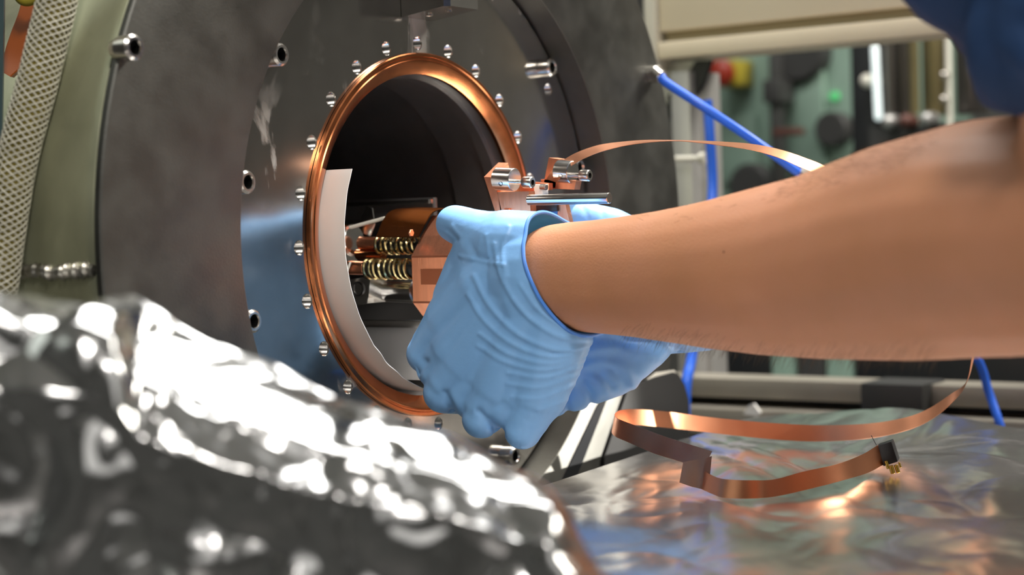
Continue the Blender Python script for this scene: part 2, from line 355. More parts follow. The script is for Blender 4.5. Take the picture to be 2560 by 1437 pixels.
# socket-head bolts
def bolt_meshes(r, h):
    b = MB().lathe((0, 0, 0), (1, 0, 0), [(-.004, r * .8), (0, r * .98), (.0006, r), (h - .0012, r), (h, r - .0012), (h, r * .62), (h - .0008, r * .56)], 36)
    n = 6; ring = [(h - .0008, r * .56 * math.cos(math.pi / 3 * k + .3), r * .56 * math.sin(math.pi / 3 * k + .3)) for k in range(n)]
    sck = MB(); bot = [(h - .006, p[1], p[2]) for p in ring]
    sck.add(ring + bot, [(k, (k + 1) % n, (k + 1) % n + n, k + n) for k in range(n)] + [tuple(range(n, 2 * n))])
    lid = MB(); circ = [(h - .0008, r * .57 * math.cos(2 * math.pi * k / 36), r * .57 * math.sin(2 * math.pi * k / 36)) for k in range(36)]
    for k in range(36):
        seg = int(((2 * math.pi * k / 36 - .3) % (2 * math.pi)) / (math.pi / 3)); seg2 = int(((2 * math.pi * (k + 1) / 36 - .3) % (2 * math.pi)) / (math.pi / 3))
        lid.add([circ[k], circ[(k + 1) % 36], ring[(seg + 1) % n], ring[seg]], [(0, 1, 2, 3)] if seg == seg2 else [(0, 1, 2)])
    b.add(lid.v, lid.f)
    return b.mesh('bolt', MT['bolt']), sck.mesh('hex_socket', MT['darksteel'], False)
bmA, skA = bolt_meshes(.0062, .0095)
def bolt(px, py, X, head, me=bmA, sk=skA):
    p = onx(px, py, X + head); o = put('bolt', me, ch, (X, p[1], p[2])); s = bpy.data.objects.new('hex_socket', sk); COL.objects.link(s); s.parent = o
for q in ((339, 118), (1652, 184)): bolt(*q, XP, .0095)
for q in ((622, 455), (706, 136), (637, 803), (1383, 168), (1452, 418), (1290, 1140)): bolt(*q, 0, .0095)
# steel latch block at the top of the port, standing on the flange face
tb = onx(1003, 43, 0); bl = thing('latch_block', (tb[0], tb[1], tb[2]), 'steel block fixed to the port face above the copper ring at the top edge', 'block')
bx = MB().prism([(.0003, tb[1], tb[2]), (.032, tb[1], tb[2] + .0035), (.034, tb[1] + .004, tb[2] + .0037), (.034, tb[1] + .031, tb[2] + .0037), (.0003, tb[1] + .031, tb[2])], (0, 0, .06))
obj('block_body', bx, MT['steel'], bl, smooth=False)
sc = MB().lathe((.012, tb[1] + .012, tb[2] + .0018), (0, 0, -1), [(0, .0022), (.0014, .0022), (.0018, .001), (.0018, .0001)], 16); sc.lathe((.025, tb[1] + .014, tb[2] + .003), (0, 0, -1), [(0, .002), (.0012, .002), (.0014, .001), (.0014, .0001)], 16)
obj('block_screw', sc, MT['bolt'], bl)
# legs that carry the chamber
for x in (-.16, -.5):
    obj('support_leg', MB().box((x - .05, -.18, ZF), (x + .05, -.12, -.15), .004), MT['plate'], ch); obj('support_leg', MB().box((x - .05, .12, ZF), (x + .05, .18, -.15), .004), MT['plate'], ch)

# thin dark grey panel beside the chamber plate
gp = [onx(x, y, .0225) for x, y in ((1568, 980), (1600, 957), (1640, 942), (1684, 930), (1696, 935), (1712, 962), (1722, 1000), (1724, 1060), (1722, 1120), (1700, 1180), (1510, 1180), (1512, 1142), (1540, 1060))]
obj('dark_panel', MB().prism(gp, (-.0015, 0, 0)), mat('dark_panel_grey', (0.024, 0.024, 0.024), 0.6), ch, smooth=False)
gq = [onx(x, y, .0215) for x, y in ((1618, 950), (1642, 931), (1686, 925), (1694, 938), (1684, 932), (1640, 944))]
obj('lit_edge_strip', MB().prism(gq, (-.001, 0, 0)), MT['white'], ch, smooth=False)  # light on the plate edge, painted as a white strip
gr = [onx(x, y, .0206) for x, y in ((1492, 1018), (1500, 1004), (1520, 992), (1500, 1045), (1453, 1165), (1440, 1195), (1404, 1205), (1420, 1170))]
obj('plate_shadow_strip', MB().prism(gr, (-.0008, 0, 0)), MT['black'], ch, smooth=False)  # black strip in place of the shadow band on the plate

# ------------------------------------------------------------------ copper gasket ring
obj('copper_gasket', MB().lathe((0, 0, 0), (1, 0, 0), [(-.0044, .1058), (0.0003, .1058), (.0003, .1097), (.0024, .1097), (.0030, .1090), (.0030, .1074), (.0022, .1068), (.0022, .1058), (.0028, .1052), (.0026, .1042), (-.0018, .0972), (-.0044, .0972), (-.0044, .1058)], 180), MT['copper'], label='copper sealing ring seated around the open chamber port', cat='gasket')
# ------------------------------------------------------------------ white liner sheet
pm = MB(); na = 70; rows = []
a0, a1 = math.radians(155.5), math.radians(266)
for k in range(na + 1):
    a = a0 + (a1 - a0) * k / na; xe = .0150 + .0006 * math.sin(k * .9) * (1 if 40 < k < 55 else .2) - (.010 * max(0, (k - 58) / 12) ** 2)
    rows.append([(x, rr * math.cos(a), rr * math.sin(a)) for rr in (.0945, .0941) for x in (-.035, -.01, 0.004, xe)])
vs = [p for r_ in rows for p in r_]
fs = []
for k in range(na):
    for (i, j) in ((0, 1), (1, 2), (2, 3), (4, 5), (5, 6), (6, 7), (3, 7), (0, 4)): fs.append((k * 8 + i, k * 8 + j, (k + 1) * 8 + j, (k + 1) * 8 + i))
fs += [(0, 1, 5, 4), (1, 2, 6, 5), (2, 3, 7, 6)] + [tuple(na * 8 + i for i in q) for q in ((0, 1, 5, 4), (1, 2, 6, 5), (2, 3, 7, 6))]
obj('liner_sheet', pm.add(vs, fs), MT['paper'], label='curved white paper strip lining the left inside of the port', cat='paper')

# ================================================================== instrument in the port
iy = -0.030
c0 = ony(1035, 700, iy)
ins = thing('copper_instrument', (c0[0] + .03, 0, c0[2] - .03), 'copper instrument with steel springs and clamps held in the port by gloved hands', 'instrument')
zt, z1, z2, zb = ony(1070, 590, iy)[2], ony(1035, 640, iy)[2], ony(1030, 757, iy)[2], ony(1045, 790, iy)[2]
XB = ony(1031, 700, iy)[0]; XE = XB + .05
zc = (z1 + z2) / 2
sec = [(iy + .022, zt + .012), (iy + .010, zt), (iy, z1), (iy, z2), (iy + .008, zb), (iy + .02, zb - .008), (iy + .055, zb - .008), (iy + .067, z2), (iy + .067, z1), (iy + .05, zt + .012)]
bb = MB().prism([(XB, y, z) for y, z in sec], (XE - XB, 0, 0))
obj('copper_block', bb, MT['copper2'], ins, smooth=False)
s0, s1 = ony(1052, 672, iy), ony(1092, 711, iy)
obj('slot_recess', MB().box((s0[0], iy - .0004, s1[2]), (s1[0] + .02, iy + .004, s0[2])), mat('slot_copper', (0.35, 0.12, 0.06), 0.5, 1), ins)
for zz in (z1 - .0004, z2 + .0004): obj('groove_line', MB().box((XB, iy - .0003, zz - .0006), (XE, iy + .001, zz + .0006)), mat('groove_copper', (0.3, 0.11, 0.06), 0.5, 1), ins)
def spring(xa, xb, y, z, r, turns, wr):
    n = turns * 18; pts = [(xa + (xb - xa) * i / n, y + r * math.cos(2 * math.pi * i * turns / n), z + r * math.sin(2 * math.pi * i * turns / n)) for i in range(n + 1)]
    return MB().tube(pts, wr, 6)
def rod(name, pa, pb, Y, r, m, parent=ins, **k):
    a = ony(*pa, Y); b = ony(*pb, Y); return obj(name, MB().cyl(a, b, r, **k), m, parent)
ya, yb = -.012, -.024
u = ony(945, 614, ya); v = ony(1050, 618, ya)
obj('spring', spring(u[0], v[0], ya, u[2], .0052, 8, .0009), MT['brass'], ins)
rod('spring_rod', (940, 614), (1060, 618), ya, .0034, MT['black'])
rod('copper_sleeve', (900, 607), (946, 609), ya, .0040, MT['copper2']); rod('copper_sleeve', (893, 636), (960, 637), ya, .0032, MT['copper'])
u = ony(917, 671, yb); v = ony(1032, 676, yb)
obj('spring', spring(u[0], v[0], yb, u[2] - .0005, .0056, 9, .001), MT['brass'], ins)
rod('spring_rod', (915, 671), (1040, 676), yb, .0038, MT['black']); rod('copper_sleeve', (872, 669), (916, 670), yb, .0042, MT['copper2'])
rod('copper_bar', (915, 703), (1035, 710), .0, .0025, MT['copper'])
# steel plate with a bored hole, end discs and lower tube
h0 = ony(896, 722, yb)
obj('end_plate', MB().prism([ony(x, y, yb) for x, y in ((866, 700), (905, 694), (925, 700), (920, 758), (884, 762), (864, 740))], (0, .02, 0)), MT['steel'], ins)
obj('plate_bore', MB().lathe((h0[0], h0[1] - .0006, h0[2]), (0, 1, 0), [(.004, .0001), (.004, .0034), (0, .0036), (-.0003, .0046), (.001, .0048)], 28), MT['darksteel'], ins)
rod('lower_tube', (905, 722), (1045, 728), -.005, .0075, MT['steel'])
obj('end_foot', MB().prism([ony(x, y, yb - .001) for x, y in ((882, 748), (920, 745), (918, 758), (884, 763))], (0, .006, 0)), MT['steel'], ins, smooth=False)
for (px, py, r) in ((872, 622, .012), (886, 600, .010), (864, 585, .006)):
    q = ony(px, py, ya); obj('end_disc', MB().cyl((q[0] - .003, q[1], q[2]), (q[0], q[1], q[2]), r, seg=32), MT['steel'] if r > .007 else MT['copper'], ins)
q = ony(904, 548, 0.0); obj('thin_plate', MB().prism([ony(x, y, 0.0) for x, y in ((900, 580), (903, 540), (916, 515), (930, 520), (936, 560), (924, 590))], (0, .001, 0)), MT['steel'], ins)
obj('white_rod', MB().cyl(ony(862, 572, -.015), ony(962, 545, -.015), .0011), MT['white'], ins)
obj('ceramic_strip', MB().cyl(ony(858, 708, -.03), ony(876, 655, -.03), .0007), MT['white'], ins)
# amber film wrapped over the springs
fm = MB(); n = 14
fa = [ony(940, 592, -.02), ony(960, 545, -.02), ony(985, 524, -.012), ony(1040, 518, .0)]; fb = [ony(1046, 592, -.02), ony(1062, 560, -.02), ony(1082, 530, -.012), ony(1120, 520, .0)]
fa, fb = catmull(fa, 6), catmull(fb, 6); k = len(fa)
fm.add(list(fa) + list(fb) + [p + (0, .0004, -.0004) for p in fa] + [p + (0, .0004, -.0004) for p in fb],
       [(i, i + 1, k + i + 1, k + i) for i in range(k - 1)] + [(2 * k + i, 2 * k + i + 1, 3 * k + i + 1, 3 * k + i) for i in range(k - 1)])
obj('amber_film', fm, MT['amber'], ins)
obj('copper_nut', MB().cyl(ony(1026, 582, -.03), ony(1030, 582, -.03), .0022, seg=6), MT['copper2'], ins)
# clamps on top
cy = -.012
def C(x, y, Y=cy): return ony(x, y, Y)
def clamp(bracket, cyl, screw, Y, rc, hole):
    obj('clamp_bracket', bracket, MT['copper2'], ins, smooth=False)
    a, b, r = cyl; A = C(*a, Y); B = C(*b, Y); B = np.array([B[0], A[1], A[2] - .001])
    cb = obj('steel_barrel', MB().cyl(A, B, rc, seg=36, bev=.06), MT['steel'], ins)
    hz = MB().lathe(A + (B - A) * .55 + np.array([0, -rc * .93, -rc * .38]), (0, -1, -.4), [(-.002, .0001), (-.002, .0011), (.0003, .0013)], 14)
    obj('barrel_hole', hz, MT['darksteel'], cb)
    s0, s1, s2 = screw; p0 = C(*s0, Y - .001); p1 = C(*s1, Y - .001); p2 = C(*s2, Y - .001); p1 = np.array([p1[0], p0[1], p0[2] - .0006]); p2 = np.array([p2[0], p0[1], p0[2] - .0009])
    st = obj('clamp_screw', MB().cyl(p0, p1, .0013, seg=16), MT['bolt'], ins)
    hd = MB().lathe(p1, p2 - p1, [(0, .0014), (0, .0030), (.0006, .0034), (np.linalg.norm(p2 - p1) - .0006, .0034), (np.linalg.norm(p2 - p1), .0029), (np.linalg.norm(p2 - p1), .0016)], 24)
    obj('screw_head', hd, MT['bolt'], st)
    obj('hex_socket', MB().lathe(p2, p1 - p2, [(0, .0017), (.003, .0016), (.003, .0001)], 6), MT['darksteel'], st)
b1 = MB().prism([C(*q) for q in ((1210, 442), (1234, 443), (1262, 560), (1248, 560))], ony(1246, 406, cy + .013) - ony(1210, 442, cy))
b1.prism([C(*q) for q in ((1244, 480), (1322, 478), (1330, 565), (1256, 565))], (0, .006, 0))
clamp(b1, ((1243, 447), (1287, 451), 0), ((1284, 454), (1309, 457), (1332, 461)), cy, .0067, None)
Y2 = .016
b2 = MB().prism([C(*q, Y2) for q in ((1372, 394), (1398, 398), (1388, 470), (1358, 466))], (0, .010, 0))
b2.prism([C(*q, Y2) for q in ((1352, 448), (1440, 452), (1436, 474), (1352, 470))], (0, .006, 0))
clamp(b2, ((1396, 428), (1432, 430), 0), ((1424, 437), (1452, 437), (1475, 441)), Y2, .0066, None)
obj('guide_rod', MB().cyl(C(1322, 500), np.array([C(1524, 497)[0], cy, C(1322, 500)[2] - .0006]), .0031, seg=28), MT['steel'], ins)
obj('spacer_block', MB().box(C(1335, 486, 0), C(1356, 460, 0) + np.array([0, .006, 0]), .0004), MT['white'], ins)
obj('spacer_screw', MB().cyl(C(1352, 467, 0), C(1367, 468, 0), .0018, seg=16), MT['bolt'], ins)
obj('copper_post', MB().prism([C(*q, .004) for q in ((1394, 505), (1412, 505), (1425, 560), (1394, 560))], (0, .004, 0)), MT['copper2'], ins, smooth=False)
obj('rear_bracket', MB().prism([C(*q, .008) for q in ((1300, 452), (1372, 458), (1372, 475), (1330, 478), (1330, 560), (1300, 560))], (0, .004, 0)), MT['copper2'], ins, smooth=False)
obj('grub_screw', MB().cyl(C(1262, 527, cy - .001), C(1275, 528, cy - .001), .0016, seg=12), MT['copper2'], ins)
obj('black_spacer', MB().box(C(1326, 530, .002), C(1392, 512, .002) + np.array([0, .006, 0]), .0004), MT['black'], ins)
# tray and rails inside the bore
tr = ch
zr = ony(950, 808, 0)[2]; zs = ony(950, 946, 0)[2]; za = zr
obj('tray_rail', MB().box((-.40, -.004, zr - .0024), (-.004, .002, zr + .0022), .0009), MT['steel'], tr)
obj('tray_side', MB().box((-.40, -.0015, zs), (-.006, .001, zr - .0024), .0004), MT['tray'], tr)
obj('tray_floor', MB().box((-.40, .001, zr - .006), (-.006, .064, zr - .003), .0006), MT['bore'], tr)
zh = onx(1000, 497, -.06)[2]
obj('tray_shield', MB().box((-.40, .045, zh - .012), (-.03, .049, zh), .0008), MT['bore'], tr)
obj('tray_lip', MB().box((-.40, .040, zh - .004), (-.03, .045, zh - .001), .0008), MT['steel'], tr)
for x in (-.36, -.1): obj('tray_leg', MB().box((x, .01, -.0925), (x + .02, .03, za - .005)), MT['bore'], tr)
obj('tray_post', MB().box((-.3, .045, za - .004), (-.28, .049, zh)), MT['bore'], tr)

# ================================================================== hose and clutter at the far left
hp_ = [P(175, -140, .826), P(143, 0, .824), P(92, 212, .82), P(38, 423, .818), P(-4, 700, .818), P(-30, 900, .82), P(-50, 1150, .825)]
hc = catmull(hp_, 14); ho = thing('braided_hose', hc[-1], 'clear yellowish hose with white braid running down in front of the tank shell', 'hose')
HRD = .0096
obj('hose_tube', MB().tube(hc, HRD - .0004, 28), MT['hose'], ho)
L = np.concatenate([[0], np.cumsum(np.linalg.norm(np.diff(hc, axis=0), axis=1))]); T = np.gradient(hc, axis=0); T /= np.linalg.norm(T, axis=1)[:, None]
br = MB(); NT, lead = 12, .0405
ns = int(L[-1] / lead * 24)
ss = np.linspace(0, L[-1], ns); cc = np.stack([np.interp(ss, L, hc[:, i]) for i in range(3)], 1); tt = np.stack([np.interp(ss, L, T[:, i]) for i in range(3)], 1)
e1 = np.cross(tt, np.array([0., 1, 0])); e1 /= np.linalg.norm(e1, axis=1)[:, None]; e2 = np.cross(tt, e1)
for sg in (1, -1):
    for k in range(NT):
        an = 2 * math.pi * (k / NT + sg * ss / lead)
        br.tube(cc + (e1 * np.cos(an)[:, None] + e2 * np.sin(an)[:, None]) * HRD, .00042, 4)
obj('hose_braid', br, MT['thread'], ho, kind='stuff', smooth=False)
# orange strap, yellow cable, teal panel edge
st = MB(); A = catmull([P(*q, .93) for q in ((64, -60), (48, 20), (26, 80), (10, 130), (2, 178))], 6); B = catmull([P(*q, .92) for q in ((140, -60), (108, 10), (92, 70), (66, 150), (26, 192))], 6); k = len(A)
off = np.array([-.004, .006, 0]); st.add(list(A) + list(B) + list(A + off) + list(B + off), [(i, i + 1, k + i + 1, k + i) for i in range(k - 1)] + [(2 * k + i, 3 * k + i, 3 * k + i + 1, 2 * k + i + 1) for i in range(k - 1)] + [(k + i, k + i + 1, 3 * k + i + 1, 3 * k + i) for i in range(k - 1)] + [(i, 2 * k + i, 2 * k + i + 1, i + 1) for i in range(k - 1)])
so = obj('orange_strap', st, MT['orange'], label='orange plastic strap hanging behind the braided hose', cat='strap')
so.modifiers.new('b', 'BEVEL').width = .001
obj('yellow_cable', MB().tube(catmull([P(30, -40, .91), P(55, 0, .91), P(85, -2, .91), P(120, -30, .91)], 8), .0028, 10), MT['yellow'], label='short bend of yellow cable above the orange strap', cat='cable')
tp = obj('teal_panel', MB().prism([P(x, y, .90) for x, y in ((-60, -200), (12, -200), (9, 60), (3, 420), (-2, 1000), (-60, 1000))], (-.004, .004, 0)), MT['teal'], smooth=False, label='teal painted panel edge at the far left beside the hose', cat='panel')

# ================================================================== table, foil sheet, ribbon
ZT = -.14
tb_ = thing('work_table', (.5, -.1, ZF), 'work table under the flat foil sheet in front of the chamber', 'table')
def TE(y): return .070 + (.17 - y) * .105           # left table edge
top = MB().prism([(TE(-.62) + .003, -.62, ZT - .03), (.95, -.62, ZT - .03), (.95, .30, ZT - .03), (TE(.30) + .003, .30, ZT - .03)], (0, 0, .0235))
obj('table_top', top, MT['alu'], tb_, smooth=False)
for x, y in ((.22, -.55), (.88, -.55), (.22, .22), (.88, .22)): obj('table_leg', MB().box((x - .02, y - .02, ZF), (x + .02, y + .02, ZT - .03)), MT['alu'], tb_)
def fnoise(p, f): return mn.noise(Vector(p) * f)
def crease(p, f, sx=1, sy=1, sz=1, seed=0):
    q = Vector((p[0] * sx + seed, p[1] * sy, p[2] * sz)) * f
    w = mn.noise(q * .6 + Vector((7, 3, 1))) * .7
    return abs(mn.noise(q + Vector((w, w * .7, -w))))
NX, NY = 330, 330; fv = []; ff = []
for i in range(NX):
    for j in range(NY):
        y = -.62 + (.305 + .62) * j / (NY - 1); x = TE(y) + (.955 - TE(y)) * (i / (NX - 1)) ** 1.3
        p = (x, y, 0)
        w_ = (x * .816 + y * .577, (-x * .578 + y * .815) * .42, 0)      # folds run away from the edge and slightly across
        h = .0050 * crease(p, 6, 1.5, .8, 1, 3) + .0042 * crease((w_[0] + .5 * w_[1], w_[1] - .12 * w_[0], 0), 15, 1, 1, 1, 11) + .0014 * crease((w_[0] - .8 * w_[1], w_[1] + .2 * w_[0], 0), 36, 1, 1, 1, 5) + .0003 * crease((w_[0], w_[1], 0), 90, 1, 1, 1, 7)
        e = min(1, (x - TE(y)) / .03); h = h * (.3 + .7 * e)
        if y > .20: h += .010 * max(0, math.sin((x - .05) * 14)) * ((y - .20) / .1) ** 2 * max(0, 1 - abs(x - .18) / .18)
        fv.append((x, y, ZT - .0056 + h))
for i in range(NX - 1):
    for j in range(NY - 1): a = i * NY + j; ff.append((a, a + 1, a + NY + 1, a + NY))
nb = len(fv)
fv += [(fv[i * NY][0], fv[i * NY][1], ZT - .0062) for i in range(NX)]
fo2 = MB().add(fv, ff); 
lip = [fv[j] for j in range(NY)]; fo2.add(lip + [(p[0] - .0008, p[1], p[2] - .018) for p in lip], [(j, j + 1, NY + j + 1, NY + j) for j in range(NY - 1)])
obj('foil_sheet', fo2, MT['foil2'], label='flat wrinkled aluminium foil sheet covering the table top', cat='foil sheet')

# ribbon: stations (top edge px, bottom edge px, depth, sign of the hidden depth step)
WR = .0106
def ribbon_strip(stn, n=8, width=WR):
    a = []; b = []
    for (t, q, dep, sg) in stn:
        vis = np.linalg.norm(np.array(t) - np.array(q)) * dep / F
        dd = sg * math.sqrt(max(0, width ** 2 - vis ** 2)) / 2
        a.append(P(*t, dep + dd)); b.append(P(*q, dep - dd))
    return catmull(a, n), catmull(b, n)
rb = thing('ribbon_cable', onz(1860, 1246, ZT), 'flat copper ribbon cable arching over the forearm and looping on the foil sheet', 'ribbon cable')
def strip_obj(name, A, B, m, parent):
    k = len(A); th = .00012; mb = MB(); n_ = np.cross(np.gradient(A, axis=0), B - A); n_ /= np.linalg.norm(n_, axis=1)[:, None] + 1e-12
    mb.add(list(A + n_ * th) + list(B + n_ * th) + list(A - n_ * th) + list(B - n_ * th), [(i, i + 1, k + i + 1, k + i) for i in range(k - 1)] + [(2 * k + i, 3 * k + i, 3 * k + i + 1, 2 * k + i + 1) for i in range(k - 1)] + [(i, 2 * k + i, 2 * k + i + 1, i + 1) for i in range(k - 1)] + [(k + i, k + i + 1, 3 * k + i + 1, 3 * k + i) for i in range(k - 1)])
    me = bpy.data.meshes.new(name); off = wloc(parent); me.from_pydata([tuple(np.array(v) - off) for v in mb.v], [], mb.f)
    me.materials.append(m); uv = me.uv_layers.new(name='UV')
    s = np.concatenate([[0], np.cumsum(np.linalg.norm(np.diff((A + B) / 2, axis=0), axis=1))])
    for lp in me.loops:
        i = lp.vertex_index; uv.data[lp.index].uv = (float(s[i % k]), WR if (i // k) % 2 else 0)
    for p in me.polygons: p.use_smooth = True
    me.set_sharp_from_angle(angle=math.radians(50))
    o = bpy.data.objects.new(name, me); COL.objects.link(o); o.parent = parent; return o
upper = [((1366, 448), (1392, 456), .985, 1), ((1386, 418), (1418, 424), .985, 1), ((1415, 396), (1445, 404), .985, 1), ((1450, 378), (1472, 391), .983, 1), ((1500, 362), (1510, 377), .98, 1), ((1560, 354), (1562, 364), .977, 1), ((1620, 350), (1620, 356), .975, 1), ((1690, 350.5), (1690, 352.5), .973, 1), ((1750, 352), (1750, 357), .972, 1), ((1800, 354), (1798, 363), .972, 1), ((1880, 360), (1874, 374), .973, 1), ((1950, 374), (1940, 392), .975, 1), ((2010, 394), (1996, 416), .98, 1), ((2070, 420), (2050, 442), .985, 1), ((2180, 490), (2158, 512), 1.0, 1), ((2330, 620), (2302, 638), 1.02, 1), ((2428, 760), (2398, 775), 1.03, 1), ((2440, 850), (2427, 852), 1.03, 1),
         ((2434, 897), (2428, 903), 1.03, 1), ((2416, 955), (2411, 968), 1.03, 1), ((2374, 987), (2368, 1018), 1.03, 1), ((2324, 1020), (2322, 1052), 1.035, 1), ((2273, 1041), (2272, 1074), 1.042, 1), ((2197, 1056), (2197, 1092), 1.055, 1), ((2113, 1062), (2113, 1101), 1.065, 1), ((2016, 1062), (2014, 1103), 1.075, 1), ((1902, 1055), (1899, 1095), 1.08, 1), ((1775, 1043), (1772, 1081), 1.08, 1), ((1670, 1029), (1666, 1069), 1.07, 1), ((1590, 1022.5), (1586, 1062), 1.05, 1), ((1552, 1025), (1548, 1066), 1.03, 1), ((1537, 1035), (1530, 1076), 1.012, 1), ((1545, 1046), (1537, 1090), .998, 1), ((1585, 1062), (1572, 1106), .984, 1), ((1649, 1086), (1632, 1132), .966, 1), ((1712, 1107), (1688, 1150), .944, 1), ((1748, 1118), (1724, 1161), .934, 1), ((1780, 1128), (1757, 1172), .926, 1)]
A, B = ribbon_strip(upper); strip_obj('ribbon_band', A, B, MT['ribbon'], rb)
jog = [((1708, 1155), (1699, 1206), .934, 1), ((1735, 1150), (1728, 1216), .929, 1), ((1757, 1147), (1749, 1221), .925, 1), ((1779, 1140), (1771, 1228), .918, 1)]
A = catmull([P(*q[0], q[2] + .0017) for q in jog], 4); B = catmull([P(*q[1], q[2] - .0032) for q in jog], 4); strip_obj('ribbon_jog', A, B, MT['ribbon'], rb)
low = [((1762, 1178), (1755, 1223), .920, 1), ((1790, 1192), (1784, 1236), .906, 1), ((1818, 1198), (1812, 1244.5), .897, 1), ((1881, 1200.5), (1877, 1246), .891, 1), ((1936, 1198), (1938, 1241), .895, 1), ((2007, 1179), (2016, 1224), .905, 1), ((2092, 1160), (2102, 1202), .921, 1), ((2155, 1136), (2166, 1183), .936, 1), ((2195, 1112), (2209, 1161), .946, 1)]
A, B = ribbon_strip(low); strip_obj('ribbon_tail', A, B, MT['ribbon'], rb)
# black end connector with gold pins
kx = P(2221, 1131, .948); ex = (P(2238, 1117, .945) - P(2205, 1128, .948)) / 2; ez = (P(2212, 1105, .948) - P(2230, 1160, .948)) / 2; ey = np.cross(ex, ez); ey = ey / np.linalg.norm(ey) * .004
con = obj('connector', MB().obox(kx, ex * 1.1, ey, ez * .92, .12), MT['black'], rb)
for (px, py, w) in ((2216, 1156, 5), (2228, 1168, 7), (2241, 1166, 6), (2249, 1160, 3)):
    c = P(px, py, .944); a = c + ez * .16; e = c - ez * (.55 if w > 4 else .3); obj('connector_pin', MB().cyl(a, e, w * .944 / F * .9, seg=12), MT['gold'], con)
obj('pin_wire', MB().cyl(P(2191, 1113, .946), P(2178, 1088, .946), .00016, seg=6), MT['black'], con)

# ================================================================== crumpled foil heap in the foreground
ytop = [(-500, 780), (-100, 745), (0, 738), (120, 748), (250, 752), (330, 750), (400, 775), (450, 803), (520, 832), (600, 862), (700, 908), (800, 955), (950, 1018), (1050, 1066), (1150, 1115), (1250, 1168), (1330, 1196), (1375, 1225), (1405, 1300), (1440, 1390), (1490, 1470), (1560, 1580), (1640, 1800)]
band = [(-500, 80), (0, 60), (200, 50), (290, 80), (350, 180), (500, 180), (650, 160), (800, 150), (1000, 95), (1150, 65), (1250, 50), (1400, 40), (1640, 40)]
NXH, NYH = 300, 230; hv = []; hf = []
for i in range(NXH):
    px = -450 + 2080 * i / (NXH - 1); yt, = lerp_tab(ytop, px); bw, = lerp_tab(band, px)
    prof = [(-.35, 1640, .68), (-.12, yt + 140, .62), (0, yt, .570), (.16, yt + bw * .45, .553), (.32, yt + bw, .528), (.45, yt + bw + (1900 - yt - bw) * .16, .516), (1, max(1930, yt + bw + 60), .508)]
    for j in range(NYH):
        t = -.35 + 1.35 * j / (NYH - 1); py, dep = lerp_tab(prof, t)
        hv.append(P(px, py, dep))
hv = np.array(hv).reshape(NXH, NYH, 3)
# soften the profile, then crumple along the surface normal
for _ in range(3): hv[:, 1:-1] = .5 * hv[:, 1:-1] + .25 * (hv[:, :-2] + hv[:, 2:])
for _ in range(3): hv[1:-1] = .5 * hv[1:-1] + .25 * (hv[:-2] + hv[2:])
nn = np.cross(np.gradient(hv, axis=0), np.gradient(hv, axis=1)); nn /= np.linalg.norm(nn, axis=2)[:, :, None]
if nn[NXH // 2, NYH - 20] @ D > 0: nn = -nn
out = hv.copy()
for i in range(NXH):
    for j in range(NYH):
        p = hv[i, j]
        k = j / (NYH - 1) * 1.35 - .35; fr = 1 - .08 * min(1, max(0, (k - .3) / .1))
        h = .016 * fr * (crease(p, 15, 1, 1, 1, 2) - .22) + .0064 * fr * (crease(p, 38, 1, 1, 1, 9) - .2) + .0012 * (crease(p, 100, 1, 1, 1, 4) - .2)
        k = j / (NYH - 1) * 1.35 - .35; h *= min(1, .45 + abs(k) * 3)
        out[i, j] = p + nn[i, j] * h
hf = [(i * NYH + j, i * NYH + j + 1, (i + 1) * NYH + j + 1, (i + 1) * NYH + j) for i in range(NXH - 1) for j in range(NYH - 1)]
hv2 = out.reshape(-1, 3); hv2[:, 2] = np.maximum(hv2[:, 2], ZT + .003)
obj('foil_heap', MB().add(hv2, hf), MT['foil'], label='large heap of crumpled aluminium foil, out of focus in front of the chamber', cat='foil heap')

# ================================================================== person: two gloved arms
person = thing('person', P(2900, 560, .66) * np.array([1, 1, 0]) + np.array([0, 0, ZF]), 'person in blue gloves and dark blue shirt reaching in to hold the copper instrument', 'person')
def chain(mb, st):
    for (a, b) in zip(st[:-1], st[1:]): mb.capsule(P(*a[:3]), a[3], P(*b[:3]), b[3])
arm1 = [(1330, 735, .932, .026), (1400, 692, .925, .0295), (1500, 691, .905, .0308), (1600, 690, .886, .0326), (1700, 689, .866, .0352), (1800, 686, .846, .0382), (1900, 679, .826, .0411), (2060, 664, .799, .0448), (2250, 630, .765, .0498), (2450, 597, .725, .0513), (2560, 589, .703, .0505), (2700, 580, .68, .049), (2880, 570, .655, .047)]
arm2 = [(1560, 760, 1.0, .030), (1660, 735, 1.0, .030), (1800, 715, .985, .033), (2000, 690, .955, .038), (2200, 670, .93, .041), (2500, 650, .90, .042), (2800, 640, .87, .042), (3050, 640, .84, .043)]
up1 = [(2880, 570, .655, .047), (2890, 300, .64, .050), (2900, 30, .63, .052), (2840, -300, .64, .058), (2900, -700, .70, .062)]
up2 = [(3050, 640, .84, .043), (3150, 300, .88, .048), (3250, -100, .90, .054), (3300, -600, .86, .062)]
tors = [(2900, -700, .70, .062), (3050, -800, .80, .10), (3300, -600, .86, .062)]
sk = MB(); chain(sk, arm1); chain(sk, arm2); chain(sk, up1); chain(sk, up2); chain(sk, tors)
bm_ = blob(sk, .0028, .5, 8); body = frommesh('body', bm_, MT['skin'], person)
